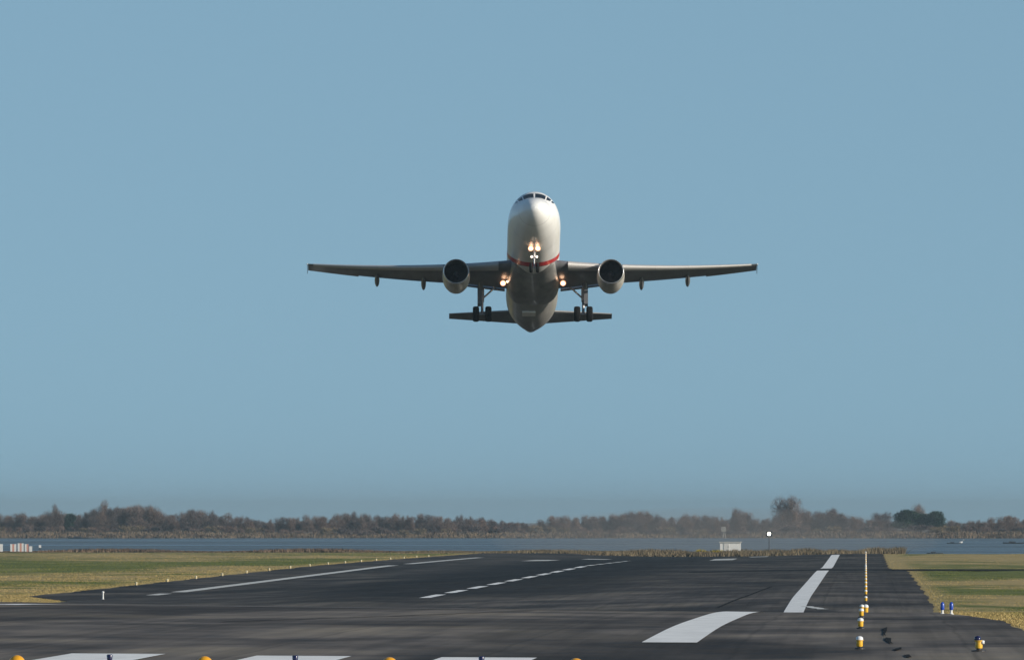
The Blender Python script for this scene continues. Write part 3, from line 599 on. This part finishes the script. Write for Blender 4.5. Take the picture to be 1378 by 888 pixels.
for s in (1, -1):
    g = G(); C1 = .80
    ysl = [0.6, 1.9, 3, 4.2, 5.4, 6.4, 8, 9.6, 11.2, 13.1]
    g.loft([section(s, y, wle(y), wte(y) - wle(y), wz(y), wt(y), wtw(y), C1) for y in ysl])
    g.loft([section(s, y, wle(y), wte(y) - wle(y), wz(y), wt(y), wtw(y), .995) for y in [13.096, 14.2, 15.4, 16.4, 16.9]])
    wing = g.build('wing', M_wing, plane, True, 35)
    def flap(ya, yb, fg, fd):
        rg = []
        for k in range(5):
            y = ya + (yb - ya) * k / 4; c = wte(y) - wle(y); tw = wtw(y); x = wle(y) + c * (C1 + fg); z = wz(y) - c * C1 * math.sin(R(tw)) - c * fd
            rg.append(section(s, y, x, c * .30, z, .13, tw - 19))
        return G().loft(rg).build('flap', M_wing, wing, True, 35)
    flap(2.1, 6.3, .035, .030); flap(6.5, 13.1, .012, .020)
    for ya, yb in [(2.6, 4.9), (6.7, 9.2), (9.21, 11.7), (11.71, 14.1), (14.11, 16.5)]:
        rg = []
        for k in range(4):
            y = ya + (yb - ya) * k / 3; c = wte(y) - wle(y); P = foil(8, .13, .13); 
            rg.append(section(s, y, wle(y) - .13 - .015 * c, c, wz(y) - .05 - .01 * c, tw=wtw(y) - 5, prof=P))
        G().loft(rg).build('slat', M_bare, wing, True, 50)
    for y, ln, dn in [(3.9, 2.2, 0.0), (8.2, 2.7, 0), (11.7, 2.4, 0)]:           # flap track fairings
        c = wte(y) - wle(y); x0 = wle(y) + c * .58; z0 = wz(y) - c * .6 * math.sin(R(wtw(y))) - .10; rings = []
        for k in range(13):
            t = k / 12; r = .25 * max(.03, math.sin(math.pi * t ** 1.1)) ** .45; xx = x0 + t * ln * .85; zz = z0 - .12 * t - .12 * t * t
            rings.append([Vector((s * y + r * .75 * math.cos(a), xx - XB, zz + 1.3 * r * math.sin(a) - ZB)) for a in [i * math.pi / 7 for i in range(14)]])
        G().loft(rings).build('flap_fairing', M_wing, wing, True)
    yt = 16.93; xl = wle(yt); zt = wz(yt)                                        # wingtip fence
    out = [(xl + .1, 0), (xl + .9, .22), (xl + 1.6, .26), (xl + 1.6, 0), (xl + 1.7, -.26), (xl + 1.25, -.28)]
    rg = [[Vector((s * (yt + d), a - XB, zt + b - ZB)) for a, b in out] for d in (0, .035)]
    G().loft(rg).build('wingtip_fence', mat('fence_grey', (.22, .23, .25), .4), wing)
    G().lathe([(0, -.09), (.05, -.05), (.06, 0), (.04, .06), (0, .08)], (s * (yt + .02), xl + .06 - XB, zt - ZB), 'Y', 10).build('navigation_light', M_glass, wing, True)
    # engine
    ex, ey, ez = 10.15, s * 5.78, -2.38
    en = empty('engine', (ey, ex - XB, ez - ZB), (R(0), 0, 0)); en.parent = plane
    rin = .84
    G().lathe([(.99, .25), (1.02, .7), (1.035, 1.2), (1.02, 1.9), (.95, 2.6), (.82, 3.25), (.78, 3.26), (.78, 2.9)], (0, 0, 0), 'Y', 48).build('cowling', M_nac, en, True)
    G().lathe([(.99, .25), (.965, .10), (.945, .02), (.925, 0), (.90, .03), (.88, .12), (.87, .28)], (0, 0, 0), 'Y', 48).build('inlet_lip', M_lip, en, True)
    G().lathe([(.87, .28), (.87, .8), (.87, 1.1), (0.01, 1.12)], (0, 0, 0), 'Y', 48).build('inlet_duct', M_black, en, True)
    G().lathe([(0.005, .62), (.1, .72), (.2, .92), (.25, 1.08)], (0, 0, 0), 'Y', 24).build('spinner', mat('spinner_grey', (.05, .05, .06), .4), en, True)
    gb = G()
    for k in range(24):
        q = Matrix.Rotation(2 * math.pi * k / 24, 3, 'Y'); 
        V = [q @ Vector(v) for v in [(-.03, .98, .22), (.05, 1.08, .22), (.10, 1.02, .84), (-.06, .92, .84)]]; gb.add(V, [(0, 1, 2, 3)])
    gb.build('fan', M_blade, en, recalc=False)
    G().lathe([(.62, 2.6), (.58, 3.3), (.45, 3.9), (.36, 4.15), (.30, 4.1), (.30, 3.6)], (0, 0, 0), 'Y', 32).build('core_nozzle', mat('hot_nozzle', (.22, .20, .19), .4, .7), en, True)
    rg = []
    for xx, zt_, zb_, wd in [(.9, 1.08, .95, .03), (1.6, 1.35, .9, .16), (2.6, 1.55, .8, .2), (4.0, 1.45, .55, .2), (5.4, 1.1, .7, .12), (6.6, .95, .85, .03)]:
        rg.append([Vector((-wd, xx, zb_)), Vector((wd, xx, zb_)), Vector((wd, xx, zt_)), Vector((-wd, xx, zt_))])
    G().loft(rg).build('pylon', M_nac, en, False)
    # tailplane
    hle = lambda y: 31.9 + y * .60
    hst = G().loft([section(s, y, hle(y), (4.0 - 2.6 * (y / 6.2)), .98 + .125 * y, .10, 0) for y in [.3, 1.5, 3, 4.5, 5.8, 6.22]]).build('tailplane', M_wing, plane, True, 35)
    G().loft([section(s, y, hle(y) - .03, .5 - .04 * y, .98 + .125 * y, .16, 0, prof=foil(8, .8, .2)) for y in [1.2, 3, 4.5, 6.15]]).build('leading_edge', M_bare, hst, True, 50)
    # main gear
    gy = s * 3.80; top = Vector((gy * 1.0, .05, -1.55 - ZB)); ax = Vector((gy, 0, .585))
    mg = empty('main_landing_gear', top); mg.parent = plane; T0 = top
    P = lambda v: Vector(v) - T0
    G().tube(P(top), P((gy, 0, 1.55)), .16, .15, 14).tube(P((gy, 0, 1.6)), P(ax), .10, .10, 14).tube(P((gy - .30, 0, .585)), P((gy + .30, 0, .585)), .09).build('strut', M_strut, mg, True, 40)
    G().tube(P((gy, .12, 1.5)), P((gy, .42, 1.1)), .05).tube(P((gy, .42, 1.1)), P((gy, .12, .68)), .05).build('torque_link', M_strut, mg)
    G().tube(P((gy, -.05, 1.75)), P((s * 2.75, .0, 2.75)), .07).build('side_brace', M_strut, mg, True, 40)
    G().box(P((gy + s * .20, .05, 2.05)), (.30, .75, 1.5)).build('gear_door', M_wing, mg)
    G().tube(P((gy - .05, -.16, 1.6)), P((gy - .05, -.13, .7)), .03).build('brake_line', M_dark, mg)
    for d in (-.465, .465):
        wx = gy + d; pr = [(.26, -.22), (.44, -.24), (.54, -.21), (.58, -.12), (.585, 0), (.58, .12), (.54, .21), (.44, .24), (.26, .22)]
        wh = G().lathe([(r, a) for r, a in pr], P((wx, 0, .585)), 'X', 32).build('wheel', M_tyre, mg, True)
        G().lathe([(0, -.14), (.2, -.15), (.265, -.185), (.265, .185), (.2, .15), (0, .14)], P((wx, 0, .585)), 'X', 24).build('rim', M_hub, wh, True, 40)
    # wing root landing lamps
    G().lathe([(0.01, -.03), (.12, -.02), (.155, .02), (.155, .08)], (s * 2.25, 14.9 - XB, -1.92 - ZB), 'Y', 18).build('landing_light', M_land, plane, True)
    G().lathe([(.16, .03), (.21, -.02), (.23, .0), (.2, .12)], (s * 2.25, 14.9 - XB, -1.92 - ZB), 'Y', 18).build('halo_ring', M_halo, plane, True)  # added glowing ring, stands in for the halo of the lamp
    if s < 0: G().lathe([(0.01, -.03), (.06, -.02), (.08, .02), (.08, .08)], (s * 1.93, 14.7 - XB, -1.85 - ZB), 'Y', 18).build('runway_turnoff_light', M_land, plane, True)
# fin
rg = []
for z in [1.7, 3.2, 5.0, 6.8, 7.7]:
    t = (z - 1.7) / 6; xl = 28.9 + t * 5.3; ch = 6.2 - t * 4.0; P_ = foil(14, 1, .10); rg.append([Vector((b * ch - .02 * 0, xl + a * ch - XB, z - ZB)) for a, b in P_])
G().loft(rg).build('tail_fin', M_fus, plane, True, 35)
# nose gear
ny = 5.05 - XB; zt = -1.9 - ZB; ng = empty('nose_landing_gear', (0, ny, zt)); ng.parent = plane
G().tube((0, 0, 0), (0, -.02, -1.0), .095, .085, 14).tube((0, -.02, -1.0), (0, -.05, -1.75), .055, .055, 12).tube((-.24, -.05, -1.75), (.24, -.05, -1.75), .05).build('strut', M_strut, ng, True, 40)
G().tube((0, 0, -.8), (0, -.85, .0), .045).build('drag_brace', M_strut, ng)
G().tube((0, .08, -1.05), (0, .30, -1.35), .035).tube((0, .30, -1.35), (0, .05, -1.68), .035).build('torque_link', M_strut, ng)
for s in (-1, 1):
    G().box((s * .42, .35, -.22), (.03, 1.0, .55)).build('gear_door', M_fus, ng)
    wh = G().lathe([(.17, -.10), (.30, -.115), (.36, -.08), (.385, 0), (.36, .08), (.30, .115), (.17, .10)], (s * .25, -.05, -1.75), 'X', 28).build('wheel', M_tyre, ng, True)
    G().lathe([(0, -.08), (.17, -.10), (.17, .10), (0, .08)], (s * .25, -.05, -1.75), 'X', 20).build('rim', M_hub, wh, True, 40)
    G().tube((0, -.02, -.30), (s * .24, -.08, -.30), .03).build('light_bracket', M_strut, ng)
    G().lathe([(0.01, -.13), (.11, -.12), (.14, -.07), (.14, .0), (.06, .08)], (s * .26, -.14, -.30), 'Y', 20).build('landing_light', M_land, ng, True)
    G().lathe([(.15, -.07), (.19, -.09), (.20, -.07), (.16, .05)], (s * .27, -.14, -.30), 'Y', 20).build('halo_ring', M_halo, ng, True)  # self-lit ring added around the lamp as its orange halo
    G().lathe([(0.01, -.07), (.06, -.06), (.08, -.02), (.08, .03)], (s * .19, -.14, -.92), 'Y', 16).build('taxi_light', M_land2, ng, True)
plane.location = (-25.0, 1116, 17.0); plane.rotation_euler = (R(-15.5), 0, R(1.8))
tag(plane, 'white twin-engine passenger jet climbing head-on with landing gear down and lights on', 'airplane')

# ------------------------------------------------------------------ air
HZ = 4.8e-5
hm = bpy.data.materials.new('haze_air'); hm.use_nodes = True; t_ = hm.node_tree; t_.nodes.clear()
pv = t_.nodes.new('ShaderNodeVolumePrincipled'); pv.inputs['Color'].default_value = (.33, .45, .53, 1); pv.inputs['Density'].default_value = HZ; pv.inputs['Anisotropy'].default_value = 0
oo = t_.nodes.new('ShaderNodeOutputMaterial'); t_.links.new(pv.outputs[0], oo.inputs['Volume'])
tag(G().box((0, 11600, 12), (50400, 27600, 44)).build('haze', hm), kind='stuff')
xm = bpy.data.materials.new('jet_exhaust'); xm.use_nodes = True; t_ = xm.node_tree; t_.nodes.clear()
pv = t_.nodes.new('ShaderNodeVolumePrincipled'); pv.inputs['Color'].default_value = (.38, .37, .36, 1); pv.inputs['Density'].default_value = .0008
oo = t_.nodes.new('ShaderNodeOutputMaterial'); t_.links.new(pv.outputs[0], oo.inputs['Volume'])
g = G(); rings = []
for i in range(13):
    a = math.pi * i / 12; rr = math.sin(a); rings.append([Vector((-29 - 44 * math.cos(a), 2900 + 260 * rr * math.cos(b), -1.6 + 6.4 * max(rr, .001) * math.sin(b))) for b in [2 * math.pi * k / 24 for k in range(24)]])
o = g.loft(rings).build('exhaust_haze', xm, None, True); tag(o, kind='stuff')
